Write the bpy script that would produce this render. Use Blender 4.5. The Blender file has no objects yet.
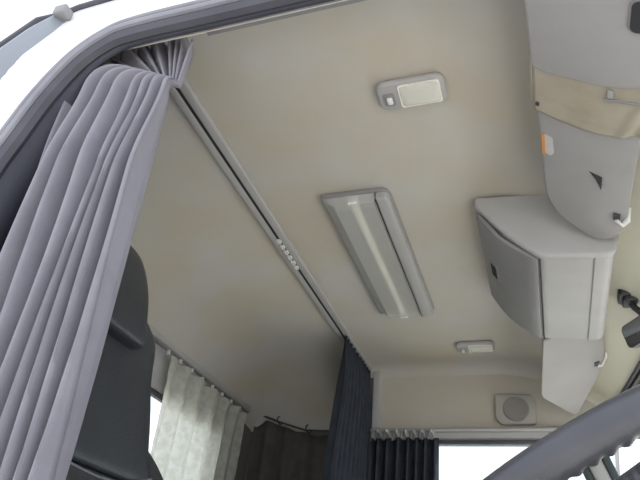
import bpy, bmesh, math, random
from mathutils import Vector, Matrix, noise
random.seed(7)
PI = math.pi
scn = bpy.context.scene
COL = scn.collection

# ------------------------------------------------------------------ camera
YAW, PITCH, ROLL, FPX = math.radians(21.17725), math.radians(32.70699), math.radians(5.82402), 615.83
fw = Vector((-math.sin(YAW)*math.cos(PITCH), math.cos(YAW)*math.cos(PITCH), math.sin(PITCH)))
rt0 = Vector((math.cos(YAW), math.sin(YAW), 0)); up0 = rt0.cross(fw)
rt = rt0*math.cos(ROLL) + up0*math.sin(ROLL); up = up0*math.cos(ROLL) - rt0*math.sin(ROLL)
cd = bpy.data.cameras.new('camera'); cam = bpy.data.objects.new('camera', cd); COL.objects.link(cam)
cam.matrix_world = Matrix(((rt.x, up.x, -fw.x, 0), (rt.y, up.y, -fw.y, 0), (rt.z, up.z, -fw.z, 0), (0, 0, 0, 1)))
cd.sensor_width = 36.0; cd.lens = FPX/640*36; cd.clip_start = 0.02
scn.camera = cam

# ------------------------------------------------------------------ world and exposure
SKY = 1.75
w = bpy.data.worlds.new('overcast_sky'); scn.world = w; w.use_nodes = True
bgn = w.node_tree.nodes['Background']
bgn.inputs['Color'].default_value = (0.90, 0.955, 1.06, 1); bgn.inputs['Strength'].default_value = SKY
sd = bpy.data.lights.new('sun', 'SUN'); sd.energy = 20.0; sd.color = (1.0, .97, .93); sd.angle = math.radians(2)
sun = bpy.data.objects.new('sun', sd); COL.objects.link(sun); sun.location = (6, 6, 9)
sun.rotation_euler = Vector((-.38, -.70, -.61)).to_track_quat('-Z', 'Y').to_euler()
scn.view_settings.view_transform = 'Standard'; scn.view_settings.look = 'None'
scn.view_settings.gamma = 1; scn.view_settings.use_curve_mapping = False
scn.view_settings.exposure = -0.07
scn.cycles.diffuse_bounces = 8; scn.cycles.max_bounces = 16; scn.cycles.transparent_max_bounces = 16

# ------------------------------------------------------------------ materials
def mat(name, col, rough=.6, col2=None, scale=8, bump=0, bscale=120, metal=0, lo=.35, hi=.65, spec=.5, sheen=0):
    m = bpy.data.materials.new(name); m.use_nodes = True
    nt = m.node_tree; b = nt.nodes['Principled BSDF']
    b.inputs['Base Color'].default_value = (*col, 1); b.inputs['Roughness'].default_value = rough
    b.inputs['Metallic'].default_value = metal; b.inputs['Specular IOR Level'].default_value = spec
    if sheen: b.inputs['Sheen Weight'].default_value = sheen
    tc = nt.nodes.new('ShaderNodeTexCoord')
    if col2:
        n = nt.nodes.new('ShaderNodeTexNoise'); n.inputs['Scale'].default_value = scale; n.inputs['Detail'].default_value = 3
        r = nt.nodes.new('ShaderNodeValToRGB')
        r.color_ramp.elements[0].position = lo; r.color_ramp.elements[0].color = (*col, 1)
        r.color_ramp.elements[1].position = hi; r.color_ramp.elements[1].color = (*col2, 1)
        nt.links.new(tc.outputs['Object'], n.inputs['Vector']); nt.links.new(n.outputs['Fac'], r.inputs['Fac'])
        nt.links.new(r.outputs['Color'], b.inputs['Base Color'])
    if bump:
        n2 = nt.nodes.new('ShaderNodeTexNoise'); n2.inputs['Scale'].default_value = bscale
        bp = nt.nodes.new('ShaderNodeBump'); bp.inputs['Strength'].default_value = bump; bp.inputs['Distance'].default_value = .004
        nt.links.new(tc.outputs['Object'], n2.inputs['Vector']); nt.links.new(n2.outputs['Fac'], bp.inputs['Height'])
        nt.links.new(bp.outputs['Normal'], b.inputs['Normal'])
    return m

def glass_mat(name, tint=(1, 1, 1), refl=.06):
    m = bpy.data.materials.new(name); m.use_nodes = True; nt = m.node_tree
    nt.nodes.remove(nt.nodes['Principled BSDF'])
    o = nt.nodes['Material Output']; mx = nt.nodes.new('ShaderNodeMixShader'); t = nt.nodes.new('ShaderNodeBsdfTransparent')
    g = nt.nodes.new('ShaderNodeBsdfGlossy'); g.inputs['Roughness'].default_value = .02
    t.inputs['Color'].default_value = (*tint, 1); mx.inputs[0].default_value = refl
    nt.links.new(t.outputs[0], mx.inputs[1]); nt.links.new(g.outputs[0], mx.inputs[2]); nt.links.new(mx.outputs[0], o.inputs['Surface'])
    return m

def cloth_mat(name, col, trans, alpha=0.0, bump=.3, bscale=300, col2=None, scale=20):
    m = bpy.data.materials.new(name); m.use_nodes = True; nt = m.node_tree
    nt.nodes.remove(nt.nodes['Principled BSDF']); o = nt.nodes['Material Output']
    d = nt.nodes.new('ShaderNodeBsdfDiffuse'); t = nt.nodes.new('ShaderNodeBsdfTranslucent'); mx = nt.nodes.new('ShaderNodeMixShader')
    d.inputs['Color'].default_value = (*col, 1); t.inputs['Color'].default_value = (*col, 1); mx.inputs[0].default_value = trans
    tc = nt.nodes.new('ShaderNodeTexCoord'); n = nt.nodes.new('ShaderNodeTexNoise'); n.inputs['Scale'].default_value = bscale
    bp = nt.nodes.new('ShaderNodeBump'); bp.inputs['Strength'].default_value = bump; bp.inputs['Distance'].default_value = .003
    nt.links.new(tc.outputs['Object'], n.inputs['Vector']); nt.links.new(n.outputs['Fac'], bp.inputs['Height'])
    nt.links.new(bp.outputs['Normal'], d.inputs['Normal'])
    if col2:
        n2 = nt.nodes.new('ShaderNodeTexNoise'); n2.inputs['Scale'].default_value = scale
        r = nt.nodes.new('ShaderNodeValToRGB'); r.color_ramp.elements[0].color = (*col, 1); r.color_ramp.elements[1].color = (*col2, 1)
        r.color_ramp.elements[0].position = .4; r.color_ramp.elements[1].position = .6
        nt.links.new(tc.outputs['Object'], n2.inputs['Vector']); nt.links.new(n2.outputs['Fac'], r.inputs['Fac'])
        nt.links.new(r.outputs['Color'], d.inputs['Color']); nt.links.new(r.outputs['Color'], t.inputs['Color'])
    nt.links.new(d.outputs[0], mx.inputs[1]); nt.links.new(t.outputs[0], mx.inputs[2])
    out = mx
    if alpha:
        tr = nt.nodes.new('ShaderNodeBsdfTransparent'); m2 = nt.nodes.new('ShaderNodeMixShader'); m2.inputs[0].default_value = alpha
        nt.links.new(mx.outputs[0], m2.inputs[1]); nt.links.new(tr.outputs[0], m2.inputs[2]); out = m2
    nt.links.new(out.outputs[0], o.inputs['Surface'])
    return m

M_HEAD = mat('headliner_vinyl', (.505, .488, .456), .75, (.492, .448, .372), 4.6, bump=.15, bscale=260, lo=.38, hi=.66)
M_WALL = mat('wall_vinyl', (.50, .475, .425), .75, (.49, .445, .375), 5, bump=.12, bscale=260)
M_SLEEP_SHADE = mat('sleeper_wall_vinyl_shaded', (.15, .142, .13), .8, (.13, .125, .11), 5, bump=.12, bscale=260)  # wall vinyl darkened: the sleeper's shade is put into the colour
M_GREY = mat('light_grey_plastic', (.40, .395, .395), .5, (.38, .375, .37), 14, bump=.06, bscale=400)
M_GREYD = mat('mid_grey_plastic', (.27, .265, .27), .5, (.255, .25, .25), 14, bump=.06, bscale=400)
M_VISOR = mat('visor_vinyl', (.345, .337, .337), .6, (.325, .317, .315), 8, bump=.1, bscale=350)
M_BAND = mat('yellowed_vinyl', (.39, .355, .295), .35, (.36, .32, .245), 18, bump=.5, bscale=30)
M_DARK = mat('dark_plastic', (.035, .035, .04), .45, (.045, .045, .05), 20)
M_SLOT = mat('slot_black', (.02, .02, .02), .8, (.03, .03, .03), 20)
M_RUB = mat('seal_rubber', (.055, .055, .068), .5, (.07, .07, .085), 12)
M_RUBL = mat('seal_lip_grey', (.22, .22, .25), .45, (.27, .27, .30), 12)
M_PILL = mat('pillar_slate_vinyl', (.045, .048, .065), .7, (.055, .058, .075), 10, bump=.15)
M_WHITE = mat('white_paint', (.83, .83, .82), .3, (.80, .80, .79), 2)
M_FIN = mat('pale_grey_paint', (.25, .27, .30), .4, (.24, .26, .29), 4)
M_CURT = cloth_mat('lavender_grey_cloth', (.275, .268, .305), .04, bump=.25, bscale=420, col2=(.295, .288, .325))
M_NAVY = cloth_mat('navy_cloth', (.040, .045, .058), .04, bump=.25, bscale=420, col2=(.048, .056, .068))
M_LACE = cloth_mat('ivory_lace_cloth', (.76, .76, .71), .50, alpha=.05, bump=.9, bscale=70, col2=(.66, .66, .60), scale=42)
M_SEAT = mat('charcoal_leatherette', (.028, .033, .038), .42, (.034, .039, .044), 9, bump=.2, bscale=220)
M_WHEEL = mat('grey_wheel_urethane', (.055, .057, .066), .30, (.064, .066, .075), 15, bump=.12, bscale=500)
M_GREYP = mat('seat_piping_grey', (.16, .17, .18), .5, (.18, .19, .20), 20)
M_TUBE = mat('white_tube_glass', (.86, .85, .78), .3, (.83, .82, .75), 10)
M_CHROME = mat('worn_chrome', (.75, .75, .76), .2, (.65, .65, .66), 20, metal=1)
M_WHT = mat('white_nylon', (.78, .78, .76), .5, (.70, .70, .68), 30)
M_ORNG = mat('orange_print', (.70, .30, .08), .5, (.62, .25, .06), 30)
M_MIRR = mat('mirror_glass', (.30, .31, .34), .06, (.28, .29, .32), 5, metal=1)
M_GRILL = mat('speaker_mesh', (.22, .21, .20), .7, (.26, .25, .235), 300, bump=.6, bscale=500)
M_GRND = mat('pale_concrete', (.42, .41, .39), .9, (.36, .35, .34), 3)
M_FLOOR = mat('grey_floor_mat', (.12, .12, .12), .9, (.10, .10, .10), 6)
M_GLASS = glass_mat('window_glass', (.97, 1.0, .98))
M_GRN = mat('dark_green_rubber', (.035, .05, .05), .5, (.05, .065, .065), 12)
M_CREAM = mat('cream_header_plastic', (.62, .60, .50), .5, (.60, .575, .475), 6, bump=.05, bscale=300)
def lens_mat():
    m = bpy.data.materials.new('frosted_lamp_lens'); m.use_nodes = True; nt = m.node_tree
    b = nt.nodes['Principled BSDF']; b.inputs['Base Color'].default_value = (.74, .74, .71, 1); b.inputs['Roughness'].default_value = .22
    o = nt.nodes['Material Output']; mx = nt.nodes.new('ShaderNodeMixShader'); t = nt.nodes.new('ShaderNodeBsdfTransparent')
    t.inputs['Color'].default_value = (.95, .95, .92, 1)
    wv = nt.nodes.new('ShaderNodeTexNoise'); wv.inputs['Scale'].default_value = 60
    bp = nt.nodes.new('ShaderNodeBump'); bp.inputs['Strength'].default_value = .15
    nt.links.new(wv.outputs['Fac'], bp.inputs['Height']); nt.links.new(bp.outputs['Normal'], b.inputs['Normal'])
    mx.inputs[0].default_value = .55
    nt.links.new(b.outputs[0], mx.inputs[1]); nt.links.new(t.outputs[0], mx.inputs[2]); nt.links.new(mx.outputs[0], o.inputs['Surface'])
    return m
M_LENS = lens_mat()

# ------------------------------------------------------------------ mesh helpers
def finish(name, verts, faces, material, parent=None, smooth=40, bevel=0, seg=3, bang=35, weld=False, solid=0, sub=0):
    me = bpy.data.meshes.new(name)
    bm = bmesh.new()
    vs = [bm.verts.new(v) for v in verts]
    for f in faces:
        try: bm.faces.new([vs[i] for i in f])
        except ValueError: pass
    if weld: bmesh.ops.remove_doubles(bm, verts=bm.verts, dist=1e-5)
    bmesh.ops.recalc_face_normals(bm, faces=bm.faces)
    if bevel:
        es = [e for e in bm.edges if len(e.link_faces) == 2 and e.calc_face_angle(0) > math.radians(bang)]
        bmesh.ops.bevel(bm, geom=es, offset=bevel, segments=seg, affect='EDGES', profile=.5, clamp_overlap=True)
    bm.to_mesh(me); bm.free()
    me.materials.append(material)
    if smooth:
        me.shade_smooth(); me.set_sharp_from_angle(angle=math.radians(smooth))
    o = bpy.data.objects.new(name, me); COL.objects.link(o)
    if parent:
        o.parent = parent; o.matrix_parent_inverse = Matrix.Translation(parent.location).inverted()
    if solid:
        s = o.modifiers.new('thickness', 'SOLIDIFY'); s.thickness = solid; s.offset = 0
    if sub:
        s = o.modifiers.new('smooth', 'SUBSURF'); s.levels = sub; s.render_levels = sub
    return o

class G:
    """collects shapes for one mesh"""
    def __init__(s): s.v = []; s.f = []
    def add(s, v, f):
        n = len(s.v); s.v += [tuple(p) for p in v]; s.f += [tuple(i+n for i in q) for q in f]; return s
    def box(s, x0, x1, y0, y1, z0, z1):
        v = [(x, y, z) for x in (x0, x1) for y in (y0, y1) for z in (z0, z1)]
        return s.add(v, [(0, 1, 3, 2), (4, 6, 7, 5), (0, 4, 5, 1), (2, 3, 7, 6), (0, 2, 6, 4), (1, 5, 7, 3)])
    def prism(s, poly, axis, a, b):
        def pt(p, t): return {'y': (p[0], t, p[1]), 'z': (p[0], p[1], t), 'x': (t, p[0], p[1])}[axis]
        n = len(poly); v = [pt(p, a) for p in poly] + [pt(p, b) for p in poly]
        f = [tuple(range(n)), tuple(range(2*n-1, n-1, -1))] + [(i, (i+1) % n, n+(i+1) % n, n+i) for i in range(n)]
        return s.add(v, f)
    def tube(s, pts, r, n=8, closed=False, cap=True):
        pts = [Vector(p) for p in pts]; m = len(pts); rings = []; prev = None
        for i, p in enumerate(pts):
            if closed: t = pts[(i+1) % m] - pts[i-1]
            else: t = pts[min(i+1, m-1)] - pts[max(i-1, 0)]
            t.normalize()
            if prev is None: a = t.orthogonal().normalized()
            else:
                a = prev - t*prev.dot(t)
                a = a.normalized() if a.length > 1e-6 else t.orthogonal().normalized()
            prev = a; b = t.cross(a); rr = r[i] if isinstance(r, (list, tuple)) else r
            rings.append([p + rr*(math.cos(2*PI*k/n)*a + math.sin(2*PI*k/n)*b) for k in range(n)])
        v = [q for g in rings for q in g]; f = []
        for i in range(m if closed else m-1):
            j = (i+1) % m
            for k in range(n): f.append((i*n+k, i*n+(k+1) % n, j*n+(k+1) % n, j*n+k))
        if cap and not closed: f += [tuple(range(n)), tuple(range((m-1)*n, m*n))[::-1]]
        return s.add(v, f)
    def grid(s, fn, nu, nv):
        v = [fn(i/nu, j/nv) for j in range(nv+1) for i in range(nu+1)]
        f = [(j*(nu+1)+i, j*(nu+1)+i+1, (j+1)*(nu+1)+i+1, (j+1)*(nu+1)+i) for j in range(nv) for i in range(nu)]
        return s.add(v, f)
    def build(s, name, material, parent=None, **k): return finish(name, s.v, s.f, material, parent, **k)

def lerp(a, b, t): return a + (b-a)*t
def sstep(t): t = max(0, min(1, t)); return t*t*(3-2*t)
def curve(pts, t):
    """piecewise interpolation of points with smooth tangents (Catmull-Rom), t in 0..1"""
    n = len(pts)-1; x = min(max(t, 0), 1)*n; i = min(int(x), n-1); u = x-i
    P = [Vector(pts[max(0, min(n, i+k))]) for k in (-1, 0, 1, 2)]
    return .5*((2*P[1]) + (P[2]-P[0])*u + (2*P[0]-5*P[1]+4*P[2]-P[3])*u*u + (3*P[1]-P[0]-3*P[2]+P[3])*u**3)
def rrect(x0, x1, y0, y1, r, n=5):
    out = []
    for cx, cy, a0 in ((x1-r, y1-r, 0), (x0+r, y1-r, 90), (x0+r, y0+r, 180), (x1-r, y0+r, 270)):
        for k in range(n+1):
            a = math.radians(a0+90*k/n); out.append((cx+r*math.cos(a), cy+r*math.sin(a)))
    return out
def rpoly(pts, r, n=5):
    """round the corners of a polygon; r one value or one per corner"""
    out = []; m = len(pts)
    for i in range(m):
        p = Vector(pts[i]); a = Vector(pts[i-1]); b = Vector(pts[(i+1) % m]); ri = r[i] if isinstance(r, (list, tuple)) else r
        if ri <= 0: out.append(tuple(p)); continue
        da = (a-p); db = (b-p); l = min(ri, da.length*.48, db.length*.48)
        q0 = p+da.normalized()*l; q1 = p+db.normalized()*l
        for k in range(n+1):
            u = k/n; out.append(tuple((1-u)**2*q0 + 2*u*(1-u)*p + u*u*q1))
    return out
def empty(name, loc, label, cat, group=None):
    o = bpy.data.objects.new(name, None); COL.objects.link(o); o.location = loc; o.empty_display_size = .05
    tag(o, label, cat, group); return o
def tag(o, label, cat, group=None):
    o['label'] = label; o['category'] = cat
    if group: o['group'] = group
    return o
def struct(o): o['kind'] = 'structure'; return o
def dup(root, offset, label, group=None):
    r = root.copy(); COL.objects.link(r); r.location = Vector(root.location)+Vector(offset); r['label'] = label
    if group: r['group'] = group
    for ch in list(root.children):
        c = ch.copy(); COL.objects.link(c); c.parent = r; c.matrix_parent_inverse = ch.matrix_parent_inverse.copy()
        for g in list(ch.children):
            d = g.copy(); COL.objects.link(d); d.parent = c; d.matrix_parent_inverse = g.matrix_parent_inverse.copy()
    return r

# ------------------------------------------------------------------ cab shell
YN, YF, XR = .62, 2.50, -1.20          # inside of door side, far side, rear wall
def xe(y):                              # upper edge of the windscreen
    d = y-1.6
    return .39 - .125*math.sqrt(d*d+.03)
def prof(t, y):
    """headliner section from rear wall (t=0) to windscreen edge (t=1): x, z"""
    e = xe(y); x0 = e-.40
    pts = [(XR, .76), (XR+.015, .815), (XR+.07, .885), (XR+.17, .945), (XR+.32, .982), (-.70, 1.0), (-.5, 1.0), (-.3, 1.0),
           (x0-.05, 1.0), (x0+.02, .998), (x0+.13, .975), (x0+.24, .93), (x0+.34, .868), (e, .82)]
    return pts, curve([(p[0], p[1], 0) for p in pts], t)
def ceil_pt(u, v):
    yy = lerp(YN, YF, v)
    # tighter rows near both sides where the headliner rolls down
    if v < .2: yy = YN + (v/.2)**1.5*.12
    elif v > .7: yy = YF - ((1-v)/.3)**1.5*.30
    else: yy = lerp(YN+.12, YF-.30, (v-.2)/.5)
    p = prof(u, yy)[1]; z = p[1]
    rn, rf = .09, .07
    dn = yy-YN
    if dn < rn: z -= .085*(1-math.sqrt(max(0, 1-((rn-dn)/rn)**2)))
    df = YF-yy
    k = sstep((-.70-p[0])/.14); rf = lerp(rf, .46, k); drop = lerp(.035, min(.255, max(.02, z-.735)), k)
    if df < rf: z -= drop*(1-math.sqrt(max(0, 1-((rf-df)/rf)**2)))
    return (p[0], yy, z)
HU = .80
struct(G().grid(lambda u, v: ceil_pt(u*HU, v), 64, 48).build('ceiling', M_HEAD, smooth=60))
struct(G().grid(lambda u, v: ceil_pt(lerp(HU, 1, u), v), 18, 48).build('trim_7', M_CREAM, smooth=60))

# far wall above, beside and below the passenger window (hole for the window)
g = G()
win = [(-.60, .683), (.105, .683), (.31, .02), (-.60, .02)]
g.prism([(XR, -.35), (-.64, -.35), (-.64, 1.03), (XR, 1.03)], 'y', YF, YF+.03)
sl = g.build('wall_far_sleeper', M_SLEEP_SHADE, smooth=0); struct(sl)
g = G()
g.prism([(-.64, .683), (.30, .683), (.26, 1.03), (-.64, 1.03)], 'y', YF, YF+.03)
g.prism([(-.64, -.35), (-.60, -.35), (-.60, .683), (-.64, .683)], 'y', YF, YF+.03)
g.prism([(-.60, -.35), (.62, -.35), (.62, .02), (-.60, .02)], 'y', YF, YF+.03)
struct(g.build('wall_far', M_WALL, smooth=0))
# rear wall with the rear window
g = G(); ry0, ry1, rz0, rz1 = 1.12, 2.16, .30, .635
g.box(XR-.03, XR, .58, ry0, -.35, .80); g.box(XR-.03, XR, ry1, YF+.03, -.35, .80)
g.box(XR-.03, XR, ry0, ry1, -.35, rz0); g.box(XR-.03, XR, ry0, ry1, rz1, .80)
struct(g.build('wall_rear', M_SLEEP_SHADE, smooth=0))
struct(G().box(XR-.004, XR+.004, 1.05, 2.12, .648, .785).build('trim_9', M_GREY, bevel=.003))
wr = struct(G().box(XR-.020, XR-.014, ry0, ry1, rz0, rz1).build('window_2', M_GLASS, smooth=0))
g = G()
g.tube([(XR-.004, y, z) for y, z in rrect(ry0, ry1, rz0, rz1, .03)], .012, 8, closed=True)
g.build('seal', M_RUB, wr)
struct(G().box(XR-.03, .75, .55, YF+.03, -.39, -.35).build('floor', M_FLOOR, smooth=0))
struct(G().box(.62, .66, .55, YF+.03, -.35, .10).build('wall_front', M_GREYD, smooth=0))
g = G(); g.grid(lambda u, v: (lerp(-14, 14, u), lerp(-14, 16, v), -1.36), 4, 4); struct(g.build('ground', M_GRND, smooth=0))

g = G(); g.prism(rpoly([(.62, -.12), (.30, -.12), (.27, .0), (.32, .055), (.70, .075), (.70, -.12)], [0, .03, .03, .04, 0, 0]), 'y', .66, 2.47)  # unseen dashboard, added pale to bounce sunlight up onto the header
g.v = [(min(x, .612), y, z) for x, y, z in g.v]
tag(g.build('dashboard', mat('dash_bounce_vinyl', (.46, .45, .42), .7, (.44, .43, .40), 9, bump=.1), bevel=.01), 'unseen pale grey dashboard added under the windscreen to bounce light up', 'dashboard')
g = G(); g.box(XR-.03, .72, .62, YF+.01, -1.0, -.39); g.box(-.6, .55, .68, YF-.05, -1.36, -1.0)  # unseen lower body, added to block sun passing under the cab
struct(g.build('underbody_blocker', M_WHITE, smooth=0))
# windscreen glass and its seals
def ws(u, v):
    y = lerp(YN+.02, YF-.03, u); return (xe(y)+.005+v*.34+.02*math.sin(PI*v), y, lerp(.815, .10, v))
wsg = struct(G().grid(ws, 24, 10).build('window_3', M_GLASS, smooth=60))
ys = [lerp(YN+.02, YF-.02, i/30) for i in range(31)]
G().tube([(xe(y)+.002, y, .813) for y in ys], .0085, 8).build('seal', M_RUB, wsg)
G().tube([(xe(y)+.010, y, .792) for y in ys], .006, 8).build('seal_lip', M_GREYD, wsg)
G().tube([(xe(y)+.016, y, .776) for y in ys], .009, 8).build('seal', M_RUB, wsg)
G().grid(lambda u, v: (xe(ys[int(u*30)])+.008+.040*v, ys[int(u*30)], lerp(.815, .715, v)), 30, 2).build('shade_band', M_GRN, wsg, smooth=60)

# passenger side A-pillar: two dark seals with a grey trim between
ap = [Vector((.125, 2.485, .70)), Vector((.203, 2.49, .47)), Vector((.34, 2.49, .02))]
def pillar(off0, off1, y0, y1):
    v = []; n = len(ap)
    for p in ap: v += [(p.x+off0, y0, p.z), (p.x+off1, y0, p.z), (p.x+off1, y1, p.z), (p.x+off0, y1, p.z)]
    f = [(0, 1, 2, 3), (4*n-1, 4*n-2, 4*n-3, 4*n-4)]
    for i in range(n-1):
        for k in range(4): f.append((i*4+k, i*4+(k+1) % 4, i*4+4+(k+1) % 4, i*4+4+k))
    return v, f
pt = struct(G().add(*pillar(.0, .055, 2.455, 2.505)).build('trim_1', M_GREY, bevel=.01))
G().add(*pillar(-.028, .002, 2.465, 2.50)).build('seal', M_GRN, pt, bevel=.008)
G().add(*pillar(.053, .085, 2.45, 2.50)).build('seal', M_GRN, pt, bevel=.008)

# trims of the far window
g = G()
g.prism(rpoly([(2.50, .690), (2.468, .695), (2.462, .730), (2.478, .742), (2.50, .742)], .008), 'x', -.655, .040)
t2 = struct(g.build('trim_2', M_GREY, smooth=30))
g = G(); g.prism(rpoly([(2.50, .690), (2.465, .695), (2.458, .733), (2.476, .745), (2.50, .745)], .008), 'x', .043, .175)
struct(g.build('trim_3', M_GREY, smooth=30))
g = G(); g.box(-.645, .125, 2.462, 2.50, .672, .689)
g.build('seal', M_RUB, t2, bevel=.005)
g = G(); g.box(-.645, .125, 2.475, 2.50, .6895, .6955); g.build('channel', M_GREYD, t2)
g = G(); g.prism([(-.652, .742), (-.612, .742), (-.622, .995), (-.652, .995)], 'y', 2.482, 2.502)
struct(g.build('trim_4', M_GREY, bevel=.006))
g = G(); g.box(-.60, .0, 2.505, 2.511, .02, .683)
g = G(); g.prism(win, 'y', 2.512, 2.517)
struct(g.build('window_1', M_GLASS, smooth=0))

# ------------------------------------------------------------------ door side: painted body panel with the door opening
def ybody(z): return .60 + (max(0, z-.93)*.30)
open_top = [(-.955, -.33), (-.952, .10), (-.930, .42), (-.900, .62), (-.875, .714), (-.842, .819), (-.794, .907), (-.732, .959), (-.66, .978),
            (-.479, .979), (-.20, .979), (.10, .975), (.27, .960), (.34, .90), (.42, .70), (.52, .40), (.57, .0), (.57, -.33)]
def dense(loop, n=90): return [tuple(curve([(p[0], p[1], 0) for p in loop], i/n))[:2] for i in range(n+1)]
OL = dense(open_top)
def offset(loop, d):
    """move an open loop towards the inside of the opening by d"""
    out = []
    for i, p in enumerate(loop):
        a = Vector(loop[max(0, i-1)]); b = Vector(loop[min(len(loop)-1, i+1)]); t = (b-a).normalized()
        out.append((p[0]+t.y*d, p[1]-t.x*d))
    return out
def outer(p):
    c = Vector((-.25, .2)); d = Vector(p)-c; s = 9
    if abs(d.x) > 1e-6: s = min(s, (1.2/abs(d.x)))
    if abs(d.y) > 1e-6: s = min(s, (1.15/d.y) if d.y > 0 else (.85/-d.y))
    return (c.x+d.x*max(s, 1), c.y+d.y*max(s, 1))
v = []; f = []; K = 8
for i, p in enumerate(OL):
    q = outer(p)
    for k in range(K+1):
        x, z = lerp(p[0], q[0], k/K), lerp(p[1], q[1], k/K); v.append((x, ybody(z), z))
    for k in range(K): f.append(()) if False else None
for i in range(len(OL)-1):
    for k in range(K): f.append((i*(K+1)+k, (i+1)*(K+1)+k, (i+1)*(K+1)+k+1, i*(K+1)+k+1))
wn = struct(finish('wall_near', v, f, M_WHITE, smooth=50))
# sill under the opening
G().box(-.96, .60, .595, .63, -.39, -.33).build('sill', M_GREYD, wn, bevel=.01)
# door seals, outermost first
def strip(loop, r, y, n=8): return G().tube([(p[0], y, p[1]) for p in loop], r, n)
def ribbon(l0, y0, l1, y1):
    v = [(p[0], y0, p[1]) for p in l0] + [(p[0], y1, p[1]) for p in l1]; n = len(l0)
    return G().add(v, [(i, i+1, n+i+1, n+i) for i in range(n-1)])
d1 = struct(strip(offset(OL, .002), .007, .598).build('door_1', M_RUBL, smooth=60))
strip(offset(OL, .014), .0085, .600).build('groove', M_DARK, d1)
strip(offset(OL, .026), .0075, .592).build('seal_lip', M_RUBL, d1)
strip(offset(OL, .044), .0155, .604).build('seal', M_RUB, d1)
ribbon(offset(OL, .008), .602, offset(OL, .050), .612).build('flange', M_RUB, d1)
# slate pillar trim behind the seal, running into the cab
IL = offset(OL, .052)[:56]
n_ = len(IL)
v = [(p[0], .606, p[1]) for p in IL] + [(p[0]+.010, .606+.085*(1-sstep((i-22)/12))+.012, p[1]-.006) for i, p in enumerate(IL)]
tp = struct(finish('trim_5', v, [(i, i+1, n_+i+1, n_+i) for i in range(n_-1)], M_PILL, smooth=60, solid=.006))
# filler between the seal and the headliner edge, above the door
TL = offset(OL, .052)[47:]; TL2 = offset(OL, .060)[47:]
tl = struct(ribbon(TL, .606, TL2, .630).build('trim_6', M_GREYD, smooth=60, solid=.004))
# panel between the headliner edge, the windscreen edge and the door opening (near A-pillar)
L0 = offset(OL, .050)
i0 = max(i for i, p in enumerate(L0[:75]) if p[0] < -.15); A0 = L0[i0:]
A1 = [ceil_pt(.60+.40*k/24, 0) for k in range(25)] + [(xe(YN)+.34*k/20, YN, lerp(.815, .10, k/20)) for k in range(1, 21)]
n_ = 60
def samp(L, t): x = t*(len(L)-1); i = min(int(x), len(L)-2); return Vector(L[i]).lerp(Vector(L[i+1]), x-i)
v = [(samp(A0, k/n_).x, .606, samp(A0, k/n_).y) for k in range(n_+1)] + [tuple(samp(A1, k/n_)+Vector((0, .004, 0))) for k in range(n_+1)]
struct(finish('trim_10', v, [(i, i+1, n_+2+i, n_+1+i) for i in range(n_)], M_CREAM, smooth=60, solid=.006))
# inner side wall of the sleeper, behind the door opening
g = G(); g.prism([(XR, -.35), (-.90, -.35), (-.88, .50), (-.80, .80), (-.66, .935), (-.62, 1.02), (XR, 1.02)], 'y', .70, .712)
struct(g.build('wall_near_sleeper', M_SLEEP_SHADE, smooth=0))

# pale grey vertical moulding on the outside of the body behind the door
fin = empty('corner_moulding', (-1.0, .60, .6), 'pale grey upright moulding on the white body behind the door opening', 'moulding')
def finpt(t, dx, dy): 
    z = lerp(.45, 1.150, t); return (lerp(-1.02, -.960, t)+dx, ybody(z)+dy, z)
sec = [(-.035, .004), (-.030, -.020), (.004, -.028), (.034, .004)]
v = []; N = 10
for i in range(N+1):
    for dx, dy in sec:
        s = 1 if i < N else .75
        v.append(finpt(i/N, dx*s, dy*s))
f = [(0, 1, 2, 3), tuple(4*N+k for k in (3, 2, 1, 0))] + [(i*4+k, i*4+(k+1) % 4, i*4+4+(k+1) % 4, i*4+4+k) for i in range(N) for k in range(4)]
finish('blade', v, f, M_FIN, fin, bevel=.003, seg=2)
G().tube([finpt(i/14, -.052, -.016) for i in range(15)] + [(-.975, ybody(1.19)-.004, 1.19), (-.94, ybody(1.215)-.004, 1.215), (-.86, ybody(1.225)-.004, 1.225), (-.6, ybody(1.23)-.004, 1.23)], .008, 8).build('gasket', M_RUB, fin)
c = finpt(1.0, .018, -.014)
g = G(); g.box(c[0]-.014, c[0]+.02, c[1]-.018, c[1]+.012, c[2]-.012, c[2]+.016); g.build('end_cap', M_GREYD, fin, bevel=.005)
c = finpt(.70, -.052, -.022)
g = G(); g.box(c[0]-.006, c[0]+.006, c[1]-.006, c[1]+.004, c[2]-.012, c[2]+.012); g.build('clip', M_WHT, fin, bevel=.002)

# ------------------------------------------------------------------ ceiling curtain rail
RX = -.678
rail = empty('ceiling_curtain_rail', (RX, 1.6, 1.0), 'long grey curtain rail with a dark slot running across the ceiling', 'curtain rail')
g = G(); g.box(RX-.024, RX-.004, .70, 2.46, .986, 1.0); g.box(RX+.005, RX+.027, .70, 2.46, .984, 1.0)
g.build('channel', M_GREY, rail, bevel=.003)
G().box(RX-.004, RX+.005, .70, 2.46, .987, .9995).build('slot', M_SLOT, rail)
for k in range(6):
    y = 1.405 + k*.031
    g = G(); g.box(RX-.006, RX+.007, y, y+.013, .981, .994); g.tube([(RX-.004, y+.004, .981), (RX+.001, y+.010, .975), (RX+.006, y+.014, .981)], .002, 6)
    g.build('runner', M_WHT, rail, bevel=.0015, seg=1)

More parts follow.
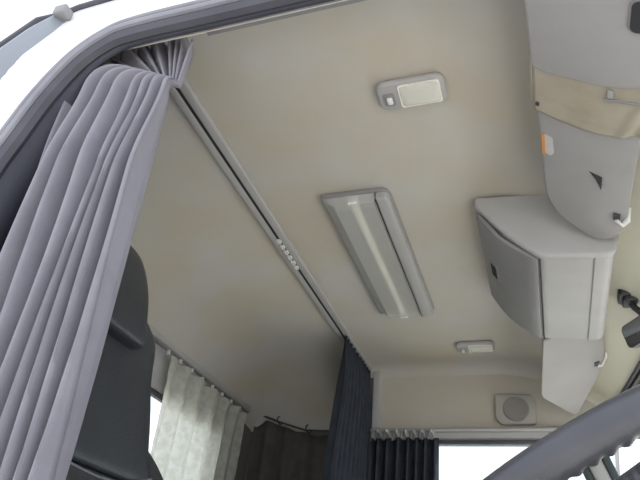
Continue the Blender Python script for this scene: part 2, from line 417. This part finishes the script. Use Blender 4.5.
# ------------------------------------------------------------------ lamps on the ceiling
fl = empty('fluorescent_lamp', (-.395, 1.596, 1.0), 'long rectangular ceiling lamp with frosted cover in the middle of the ceiling', 'ceiling lamp')
g = G(); g.prism(rpoly([(-.492, 1.236), (-.303, 1.236), (-.297, 1.942), (-.495, 1.942)], [.012, .035, .02, .02]), 'z', .986, 1.0)
g.build('base_plate', M_GREYD, fl, bevel=.004, seg=2)
def lens_body(u, v):
    x = lerp(-.487, -.341, u); y = lerp(1.242, 1.936, v)
    d = .027*min(1, (u/.22))*min(1, (1-u)/.04 if u > .96 else 1)
    d *= min(1, v/.02)*min(1, (1-v)/.02)
    return (x, y, .987-d)
G().grid(lens_body, 40, 60).build('lens', M_LENS, fl, smooth=30)
G().tube([(-.405, 1.275, .975), (-.405, 1.91, .976)], .0125, 12).build('tube', M_TUBE, fl)
g = G(); g.prism(rpoly([(-.339, 1.241), (-.308, 1.241), (-.302, 1.936), (-.341, 1.936)], [.004, .03, .012, .004]), 'z', .965, .987)
g.build('side_cover', M_GREY, fl, bevel=.005)
G().tube([(-.3405, 1.243, .9645), (-.3415, 1.934, .9645)], .0012, 6).build('seam', M_SLOT, fl)
for y in (1.262, 1.93):
    g = G(); g.box(-.418, -.392, y-.012, y+.012, .966, .987); g.build('tube_socket', M_WHT, fl, bevel=.003)

def dome_lamp(loc, label):
    e = empty('dome_lamp', loc, label, 'ceiling lamp', 'small dome lamps')
    X, Y, Z = loc
    g = G(); g.prism(rrect(X-.073, X+.073, Y-.040, Y+.038, .02), 'z', Z-.017, Z); g.build('housing', M_GREY, e, bevel=.007, seg=3)
    def ln(u, v):
        a = (1-abs(2*u-1)**6); b = (1-abs(2*v-1)**4)
        return (X-.026+.088*u, Y-.032+.064*v, Z-.016-.010*min(a, 1)*min(b, 1))
    G().grid(ln, 16, 12).build('lens', M_LENS, e, smooth=50)
    g = G(); g.prism(rrect(X-.026, X+.062, Y-.032, Y+.032, .006), 'z', Z-.0185, Z-.0165); g.build('reflector', M_TUBE, e)
    g = G(); g.prism(rrect(X-.060, X-.036, Y-.014, Y+.020, .005), 'z', Z-.0195, Z-.0165); g.build('switch_recess', M_GREYD, e)
    g = G(); g.box(X-.053, X-.041, Y-.006, Y+.012, Z-.026, Z-.0185); g.build('switch', M_WHT, e, bevel=.003)
    return e
dl = dome_lamp((-.183, .922, 1.0), 'small dome lamp on the ceiling nearest the door')
dl2 = dup(dl, (-.012, 1.352, 0), 'small dome lamp on the ceiling near the far wall')

# ------------------------------------------------------------------ overhead console between the visors
bx = empty('overhead_console', (.06, 1.6, 1.0), 'light grey overhead storage box on the ceiling between the two sun visors', 'overhead console')
sec = [(-.092, .9985), (-.094, .972), (-.02, .868), (.045, .806), (.205, .792), (.222, .850), (.222, .912), (.10, .985)]
g = G(); g.prism(rpoly(sec, [0, .02, .08, .02, .02, .02, 0, 0]), 'y', 1.347, 1.812); g.build('body', M_GREY, bx, bevel=.004, seg=2, bang=50)
sec2 = [(-.097, .9985), (-.098, .970), (-.022, .864), (.044, .801), (.209, .787), (.227, .850), (.225, .912), (.10, .985)]
g = G(); g.prism(rpoly(sec2, [0, .022, .08, .022, .022, .02, 0, 0]), 'y', 1.326, 1.346); g.build('end_cap', M_GREY, bx, bevel=.0095, seg=5, bang=50)
# storage door on the rear-facing slope
def slope(t, off):                      # along the slope from the ceiling down; off = outwards
    a = Vector((-.094, .972)); b = Vector((.045, .806)); d = b-a; off = off+.017*math.sin(PI*t); n = Vector((d.y, -d.x)).normalized()
    n = n if n.y < 0 else -n
    return a+d*t+n*off
g = G(); pl = [slope(.02, .001)] + [slope(.02+.92*k/10, .0065) for k in range(11)] + [slope(.985, .003), slope(.985, .0), slope(.5, -.002)]
g.prism([tuple(p) for p in pl], 'y', 1.349, 1.808); dr = g.build('door', M_GREYD, bx, bevel=.003, seg=2, bang=50)
dr['label'] = 'darker grey storage door'
g = G(); hp = [slope(.22, .004), slope(.22, .0085), slope(.36, .0085), slope(.36, .004)]
g.prism([tuple(p) for p in hp], 'y', 1.525, 1.615); hh = g.build('handle', M_GREYD, dr, bevel=.002, seg=2)
hp = [slope(.23, .006), slope(.23, .0100), slope(.34, .0100), slope(.31, .006)]
g = G(); g.prism([tuple(p) for p in hp], 'y', 1.540, 1.600); g.build('finger_slot', M_SLOT, dr)
G().tube([(.046, 1.347, .8045), (.046, 1.810, .8045)], .0018, 6).build('seam', M_SLOT, bx)
G().box(.166, .1678, 1.348, 1.811, .7925, .7972).build('seam', M_GREYD, bx)

# ------------------------------------------------------------------ sun visors
def vz(x): return .912-.5*x
vis = empty('sun_visor', (.15, 1.0, .85), 'large grey driver sun visor with a yellowed band, nearest the door', 'sun visor', 'sun visors')
out = rpoly([(.050, .635), (.062, .95), (.070, 1.190), (.098, 1.262), (.165, 1.317), (.198, 1.305), (.226, 1.250), (.229, .95), (.230, .635)],
            [.01, .1, .03, .03, .03, .02, .03, .1, .01], 5)
def sheared(g, dz=0): g.v = [(x, y, z+vz(x)+dz) for x, y, z in g.v]; return g
sheared(G().prism(out, 'z', 0, .022)).build('board', M_VISOR, vis, bevel=.006, seg=3)
fo = [(.047, .635), (.051, .72), (.053, .800), (.068, .809), (.130, .821), (.160, .825), (.199, .822), (.236, .806), (.236, .635)]
sheared(G().prism(rpoly(fo, [0, .05, .004, .02, .03, .03, .03, .004, 0], 5), 'z', -.013, -.0005)).build('flap', M_VISOR, vis, bevel=.004, seg=3)
def band(u, v):
    # sheet across the board between the flap and its own lower hem
    x = lerp(.056, .233, u)
    yb = curve([(0, .912, 0), (.2, .934, 0), (.5, .947, 0), (.8, .948, 0), (1, .932, 0)], u)[1]
    yt = .795
    y = lerp(yt, yb, v)
    wr = .0035*math.sin(34*u+9*v)*max(0, u-.66)*3*v + .003*noise.noise(Vector((x*22, y*22, 3)))*v
    return (x, y, vz(x)-.006+wr)
bd = G().grid(band, 40, 20).build('band', M_BAND, vis, smooth=60, solid=.003); bd['label'] = 'yellowed clear vinyl band'
G().box(.0525, .057, .80, .912, vz(.055)-.006, vz(.055)+.026).build('band_edge', M_BAND, vis, bevel=.0015, seg=1)
sheared(G().tube([(.058, .893, -.009), (.063, .893, -.011)], .0045, 8)).build('stud', M_DARK, vis)
sheared(G().box(.165, .215, .852, .857, -.0115, -.0085)).build('pocket_slit', M_GREYD, vis)
sheared(G().box(.169, .178, .832, .850, -.0115, -.0085)).build('pocket_tab', M_VISOR, vis, bevel=.001)
# sticker on the rear edge, corner of a pocket, clip and mirror
sheared(G().box(.0665, .0715, .985, 1.045, -.0026, .002)).build('sticker_stripe', M_ORNG, vis)
sheared(G().prism(rpoly([(.0715, .982), (.086, .992), (.088, 1.035), (.082, 1.046), (.0715, 1.040)], .003), 'z', -.0018, .001)).build('sticker', mat('faded_label', (.52, .51, .50), .5, (.48, .47, .46), 40), vis)
sheared(G().add([(.150, 1.070, 0), (.174, 1.080, -.001), (.174, 1.125, 0), (.170, 1.096, -.010), (.16, 1.085, .001)], [(0, 1, 3), (1, 2, 3), (0, 3, 4), (3, 2, 4), (0, 1, 2, 4)])).build('pocket_notch', M_SLOT, vis)
sheared(G().box(.199, .212, 1.192, 1.214, -.003, .006)).build('clip_socket', M_DARK, vis)
sheared(G().tube([(.206, 1.210, -.006), (.216, 1.220, -.008), (.226, 1.206, -.002), (.232, 1.20, .03)], .005, 8)).build('clip', M_WHT, vis)
sheared(G().prism(rrect(.187, .2285, .642, .703, .012), 'z', -.0165, -.0135)).build('mirror_frame', M_GREYD, vis, bevel=.001)
sheared(G().prism(rrect(.1895, .226, .645, .700, .010), 'z', -.0185, -.0160)).build('mirror', M_DARK, vis)

pv = empty('sun_visor', (.13, 2.2, .80), 'smaller grey passenger sun visor beyond the storage box, by the far wall', 'sun visor', 'sun visors')
def pz(x, y): return 1.095+.364*x-.1515*y
po = rpoly([(.043, 1.88), (.024, 2.20), (.030, 2.235), (.1335, 2.448), (.150, 2.445), (.224, 2.20), (.236, 2.07), (.228, 1.95), (.20, 1.88)],
           [.01, .03, .03, .012, .012, .04, .05, .05, .02], 5)
g = G().prism(po, 'z', 0, .020); g.v = [(x, y, z+pz(x, y)) for x, y, z in g.v]; g.build('board', M_VISOR, pv, bevel=.006, seg=3)
g = G().box(.203, .219, 2.118, 2.140, -.004, .005); g.v = [(x, y, z+pz(x, y)) for x, y, z in g.v]; g.build('clip_socket', M_DARK, pv)
g = G().tube([(.214, 2.136, -.006), (.226, 2.14, -.008), (.240, 2.125, .006), (.25, 2.11, .07)], .0055, 8); g.v = [(x, y, z+pz(x, y)) for x, y, z in g.v]; g.build('clip', M_WHT, pv)

# ------------------------------------------------------------------ interior mirror under the windscreen header
rm = empty('rear_view_mirror', (.287, 1.74, .925), 'dark rear view mirror on a short stalk under the windscreen header', 'mirror')
g = G(); g.prism(rrect(.256, .318, 1.700, 1.772, .012), 'z', .880, .925); g.build('mount', M_DARK, rm, bevel=.006)
g = G(); g.prism(rrect(.266, .306, 1.712, 1.765, .008), 'z', .866, .886); g.build('mount_socket', M_DARK, rm, bevel=.005)
G().tube([(.286, 1.74, .872), (.294, 1.74, .855), (.312, 1.735, .830), (.322, 1.73, .812)], .009, 10).build('stalk', M_DARK, rm)
mh = G()
hv = rrect(-.12, .12, -.034, .034, .016)
ax = Vector((.55, -.83, .05)).normalized(); n0 = Vector((-.80, -.55, -.22)); n0 = (n0-ax*n0.dot(ax)).normalized(); bx_ = n0.cross(ax)
ctr = Vector((.268, 1.80, .788)) + ax*.12
def mloc(p, t): return ctr+ax*p[0]+bx_*p[1]+n0*t
n = len(hv)
v = [mloc(p, -.016) for p in hv] + [mloc(p, .012) for p in hv]
mh.add(v, [tuple(range(n)), tuple(range(2*n-1, n-1, -1))] + [(i, (i+1) % n, n+(i+1) % n, n+i) for i in range(n)])
sh = mh.build('shell', M_DARK, rm, bevel=.005)
v = [mloc((p[0]*.95, p[1]*.88), .012) for p in hv] + [mloc((p[0]*.95, p[1]*.88), .0135) for p in hv]
G().add(v, [tuple(range(n)), tuple(range(2*n-1, n-1, -1))] + [(i, (i+1) % n, n+(i+1) % n, n+i) for i in range(n)]).build('glass', M_MIRR, rm)

# ------------------------------------------------------------------ speaker on the far wall
sp = empty('wall_speaker', (-.076, 2.50, .826), 'square grey speaker with a round mesh grille on the far wall', 'speaker')
g = G(); g.prism(rpoly([(-.150, .878), (-.010, .872), (.002, .850), (.002, .752), (-.132, .752), (-.152, .775)], .02), 'y', 2.478, 2.50); g.build('housing', mat('warm_grey_plastic', (.385, .37, .335), .55, (.37, .355, .32), 14), sp, bevel=.008)
def disc(cx, cz, r, n=40): return [(cx+r*math.cos(2*PI*k/n), cz+r*math.sin(2*PI*k/n)) for k in range(n)]
G().prism(disc(-.072, .812, .046), 'y', 2.473, 2.480).build('grille', M_GRILL, sp, bevel=.002, seg=1)
G().tube([(-.072+.047*math.cos(2*PI*k/40), 2.477, .812+.047*math.sin(2*PI*k/40)) for k in range(40)], .0025, 6, closed=True).build('grille_ring', M_GREYD, sp)

# ------------------------------------------------------------------ curtains
def tri(t):                              # soft pleat wave, -1..1
    return math.sin(t) + .28*math.sin(2*t+.8)
# big curtain at the driver's door
cu = empty('curtain', (-.72, .70, .5), 'large lavender grey pleated curtain gathered at the near door opening', 'curtain', 'pleated curtains')
NF = 7.0
def warp(u): return u**1.22 + .030*math.sin(7*u) + .018*math.sin(15*u+1)
def cpt(u, v):
    # v<H heading above the hooks, then the body
    H = .14
    w_ = tri(2*PI*NF*warp(u)-1.5)
    hook = Vector((lerp(-.632, -.572, u), .672+.008*w_, lerp(.872, .846, u)))
    if v < H:
        a = v/H                                   # 0 top of the heading, 1 at the hooks
        t = Vector((lerp(-.760, -.552, u), .664+.015*w_, curve([(0, .950, 0), (0, .975, 0), (0, .985, 0), (0, .980, 0), (0, .930, 0)], u)[1] + .010*math.sin(2*PI*NF*warp(u)+1)))
        p = t.lerp(hook, a**1.15)
    else:
        a = (v-H)/(1-H); s = sstep(min(1, a/.14))
        sh_ = Vector((lerp(-.785, -.560, u), .640+.020*w_, lerp(.850, .79, u)))
        if a < .14:
            q = a/.14
            c1 = Vector((sh_.x+.018*(1-u), .640+.012*w_-.012, sh_.z+lerp(.100, .030, u)))
            p = (1-q)**2*hook + 2*q*(1-q)*c1 + q*q*sh_
        else:
            b_ = (a-.14)/.86
            am = lerp(.020, .036, sstep(b_*4))
            x = lerp(lerp(-.785, -.80, b_), lerp(-.560, -.598, b_), u)
            p = Vector((x + .006*math.sin(5*b_+11*u)*min(1, b_*4), .640+.03*b_*u + .018*b_ + am*tri(2*PI*NF*warp(u)-1.5+(.5*math.sin(3.2*b_+4*u)-.5*math.sin(4*u))), lerp(lerp(.850, .79, u), .02, b_)))
    return tuple(p)
G().grid(cpt, 220, 90).build('cloth', M_CURT, cu, smooth=80, solid=.003)
def cb(u, v):                             # part turning into the cab behind the pillar; its shade painted as dark cloth
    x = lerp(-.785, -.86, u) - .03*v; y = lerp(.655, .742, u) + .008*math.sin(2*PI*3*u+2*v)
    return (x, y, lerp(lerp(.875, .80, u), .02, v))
G().grid(cb, 40, 30).build('shaded_return', M_NAVY, cu, smooth=80, solid=.003)

# navy curtain on the ceiling rail
nc = empty('curtain', (RX, 2.28, .5), 'dark navy curtain hanging from the far end of the ceiling rail', 'curtain', 'pleated curtains')
def np_(u, v):
    y = lerp(lerp(2.085, 1.97, sstep(v*1.6)), lerp(2.452, 2.462, v), u)
    x = -.664 + lerp(.006, .017, min(1, v*5))*tri(2*PI*9*(u+.02*math.sin(8*u))+1.5*math.sin(2*v)) + .01*v
    return (x, y, lerp(.980, .02, v))
G().grid(np_, 150, 24).build('cloth', M_NAVY, nc, smooth=80, solid=.003)
# window curtain with its pale heading tape
wc = empty('curtain', (-.5, 2.44, .4), 'short dark curtain with pale pleated heading bunched at the passenger window', 'curtain', 'pleated curtains')
def wp(u, v):
    x = lerp(-.632, lerp(-.368, -.385, v), u); y = 2.432 + .016*tri(2*PI*7*(u+.015*math.sin(9*u))+.8*math.sin(2*v))
    return (x, y, lerp(.690, .0, v) - .010*abs(math.sin(PI*7*u))*(1-v))
G().grid(wp, 130, 14).build('cloth', M_NAVY, wc, smooth=80, solid=.003)
def wt(u, v):
    x = lerp(-.632, -.385, u); y = 2.428 + .018*tri(2*PI*7*(u+.015*math.sin(9*u)))
    zz = .026*(.5+.5*math.sin(2*PI*7*u)); return (x, y, lerp(.716, .706-zz, v))
tp_ = G().grid(wt, 130, 4).build('heading_tape', M_GREY, wc, smooth=80, solid=.003); tp_['label'] = 'pale pleated heading tape'
wrl = tag(G().box(-.645, .12, 2.437, 2.461, .717, .728).build('window_curtain_rail', M_GREY, bevel=.003), 'thin grey curtain rail above the passenger window', 'curtain rail', 'curtain rails')

# rear window: rail and ivory lace curtain
rr = empty('rear_curtain_rail', (-1.17, 2.0, .80), 'grey curtain rail high on the rear wall above the ivory lace curtain', 'curtain rail', 'curtain rails')
G().box(-1.186, -1.160, 1.10, 2.385, .786, .806).build('channel', M_GREY, rr, bevel=.003)
G().box(-1.180, -1.167, 1.10, 2.385, .782, .7865).build('slot', M_GREYD, rr)
for k in range(8):
    y = 1.70+k*.085
    g = G(); g.box(-1.178, -1.168, y, y+.008, .768, .782); g.build('runner', M_WHT, rr)
lc = tag(G().grid(lambda u, v: (
        -1.168 + .016*tri(2*PI*6*(u+.02*math.sin(7*u))+.6*math.sin(2.5*v)) + .012*noise.noise(Vector((u*26, v*18, 1)))*max(.15, 1-v*3.5),
        lerp(lerp(1.715, 1.70, v), lerp(2.335, 2.28, v), u),
        lerp(.766, .10, v)), 160, 40).build('lace_curtain', M_LACE, smooth=80),
        'ivory lace curtain hanging at the rear window, bright from behind', 'curtain', 'pleated curtains')

# curtain wire and dark curtain on the far sleeper wall
wire = empty('curtain_wire', (-1.0, 2.47, .76), 'thin dark curtain wire with hooks on the dim far sleeper wall', 'wire')
G().tube([(-1.15, 2.466, .800), (-1.06, 2.464, .768), (-.93, 2.464, .730), (-.80, 2.464, .726), (-.71, 2.466, .730)], .004, 6).build('wire', M_DARK, wire)
for x, z in ((-1.06, .770), (-.925, .732), (-.80, .728)):
    G().tube([(x, 2.466, z+.022), (x-.004, 2.458, z+.012), (x-.004, 2.456, z), (x+.012, 2.458, z-.018), (x+.02, 2.464, z-.004)], .0035, 6).build('hook', M_DARK, wire)
M_BRN = cloth_mat('dark_brown_cloth', (.10, .095, .09), .05, col2=(.12, .112, .105))
def sc(u, v):
    x = lerp(-1.185, -.72, u); zt = lerp(.785, .712, sstep(u*1.5))
    return (x, 2.484+.009*tri(2*PI*5*u+v), lerp(zt, .0, v))
tag(G().grid(sc, 90, 12).build('sleeper_curtain', M_BRN, smooth=80, solid=.003), 'dim brown curtain below the wire in the dark sleeper corner', 'curtain', 'pleated curtains')

# ------------------------------------------------------------------ driver's seat (high back, tilted towards the sleeper)
st = empty('driver_seat', (-.75, .94, 0), 'charcoal high-backed driver seat half hidden behind the large curtain', 'seat')
Y0, Y1 = .785, 1.15
# section along the back: (s up the back, x front face, thickness)
def backx(z): return -.690 - .345*(z-.05)
def back_block(name, zs, halfw, thick, front, material, n=14, sub=0):
    """a padded block following the tilted back; lists are per row"""
    v = []; f = []; rows = len(zs); yc = (Y0+Y1)/2
    for i, z in enumerate(zs):
        hw, th, fr = halfw[i], thick[i], front[i]
        ring = []
        for k in range(n*2):
            a = 2*PI*k/(n*2)
            c, s_ = math.cos(a), math.sin(a)
            yy = yc + hw*(abs(c)**.45)*(1 if c >= 0 else -1)
            xx = backx(z)+fr - th/2 + th/2*(abs(s_)**.55)*(1 if s_ >= 0 else -1)
            ring.append((xx, yy, z))
        v += ring
    m = n*2
    for i in range(rows-1):
        for k in range(m): f.append((i*m+k, i*m+(k+1) % m, (i+1)*m+(k+1) % m, (i+1)*m+k))
    f += [tuple(range(m)), tuple(range((rows-1)*m, rows*m))[::-1]]
    return finish(name, v, f, material, st, smooth=60, sub=sub)
def smooth_rows(keys, n=24):
    out = [[], [], [], []]
    for i in range(n+1):
        p = curve([(k[0], k[1], k[2]) for k in keys], i/n); q = curve([(k[0], k[3], 0) for k in keys], i/n)
        out[0].append(p[0]); out[1].append(p[1]); out[2].append(p[2]); out[3].append(q[1])
    return out
def block(name, keys, material, n=24):
    z, hw, th, fr = smooth_rows(keys, n); return back_block(name, z, hw, th, fr, material)
# z, half width, thickness, offset of the front face
block('backrest', [(.212, .155, .08, .0), (.222, .178, .115, .012), (.28, .180, .13, .018), (.36, .190, .135, .024), (.45, .196, .135, .030), (.54, .202, .14, .045), (.59, .184, .13, .036), (.62, .145, .10, .020), (.640, .10, .07, .0)], M_SEAT)
block('headrest', [(.478, .055, .05, .055), (.490, .085, .10, .070), (.54, .088, .13, .082), (.62, .096, .14, .088), (.70, .096, .13, .080), (.745, .084, .10, .056), (.765, .06, .06, .03)], M_SEAT)
block('lumbar_pad', [(-.10, .185, .10, .02), (-.05, .195, .14, .03), (.10, .195, .15, .034), (.18, .188, .13, .024), (.208, .17, .08, .010)], M_SEAT)
# piping along the lower edge of the upper back panel
yc = (Y0+Y1)/2
G().tube([(backx(.212)+.008+.012*math.sin(PI*i/20), lerp(yc-.16, yc+.145, i/20), .212+.024*(1-math.sin(PI*i/20))-.022+.020*i/20) for i in range(21)], .0028, 8).build('piping', M_GREYP, st)
g = G(); g.prism(rpoly([(-.80, -.02), (-.60, -.02), (-.64, .10), (-.765, .270), (-.812, .318), (-.845, .29)], .03), 'y', 1.125, 1.185); g.build('side_bolster', M_SEAT, st, bevel=.015, seg=4)
g = G(); g.prism(rpoly([(-.78, -.02), (-.27, .04), (-.25, -.03), (-.29, -.10), (-.78, -.12)], .03), 'y', .76, 1.16); g.build('cushion', M_SEAT, st, bevel=.025, seg=4)
g = G(); g.box(-.72, -.36, .82, 1.08, -.35, -.11); g.build('pedestal', M_DARK, st, bevel=.02)

# ------------------------------------------------------------------ steering wheel
C = Vector((.04, .82, .17)); T = math.radians(30); RW = .21
D1 = Vector((math.cos(T), 0, math.sin(T))); D2 = Vector((0, 1, 0)); NZ = D1.cross(D2)   # NZ points along the axis
if NZ.z < 0: NZ = -NZ
sw = empty('steering_wheel', C, 'thick grey steering wheel with finger grips, close at the lower right', 'steering wheel')
g = G(); NA, NS = 780, 18; v = []
for i in range(NA):
    a = 2*PI*i/NA; c = C + RW*(math.cos(a)*D1 + math.sin(a)*D2); rd = (math.cos(a)*D1 + math.sin(a)*D2)
    for k in range(NS):
        b = 2*PI*k/NS; out_ = math.cos(b); upn = math.sin(b)
        r = .0205
        inner = max(0, -out_*.75 - upn*.45)          # grips on the inner and under side
        r *= 1 + .16*inner*math.sin(74*a)*.75
        v.append(tuple(c + rd*out_*r + NZ*upn*r))
g.add(v, [(i*NS+k, i*NS+(k+1) % NS, ((i+1) % NA)*NS+(k+1) % NS, ((i+1) % NA)*NS+k) for i in range(NA) for k in range(NS)])
g.build('rim', M_WHEEL, sw, smooth=80)
HUB = C - NZ*.05
for a in (math.radians(10), math.radians(170), math.radians(75), math.radians(105)):
    p = C + (RW-.01)*(math.cos(a)*D1 + math.sin(a)*D2); q = HUB + .05*(math.cos(a)*D1 + math.sin(a)*D2)
    G().tube([p, lerp(p, q, .3)-NZ*.012, lerp(p, q, .7)-NZ*.008, q], [.013, .014, .017, .02], 10).build('spoke', M_WHEEL, sw)
def ring(r, h): return [HUB + r*(math.cos(2*PI*k/28)*D1 + math.sin(2*PI*k/28)*D2) + NZ*h for k in range(28)]
v = []; rr_ = [(.0, -.03), (.06, -.03), (.075, -.01), (.072, .012), (.05, .026), (.0, .028)]
for r, h in rr_: v += ring(max(r, .0005), h)
G().add(v, [(i*28+k, i*28+(k+1) % 28, (i+1)*28+(k+1) % 28, (i+1)*28+k) for i in range(5) for k in range(28)]).build('hub', M_WHEEL, sw)
G().tube([HUB-NZ*.02, HUB-NZ*.15, HUB-NZ*.30-Vector((0, 0, .05)), Vector((.618, .82, -.23))], .03, 16).build('column', M_DARK, sw)

# ------------------------------------------------------------------ outside mirror beyond the far window
om = empty('door_mirror', (.42, 2.75, .4), 'dark outside mirror on a thin stay beyond the far windscreen pillar', 'mirror')
G().tube([(.296, 2.75, .76), (.290, 2.75, .71), (.279, 2.75, .614), (.264, 2.75, .48), (.25, 2.70, .25)], .008, 8).build('stay', M_FIN, om)
g = G(); g.prism(rrect(.292, .42, .30, .625, .03), 'y', 2.71, 2.78); g.build('housing', M_DARK, om, bevel=.015)
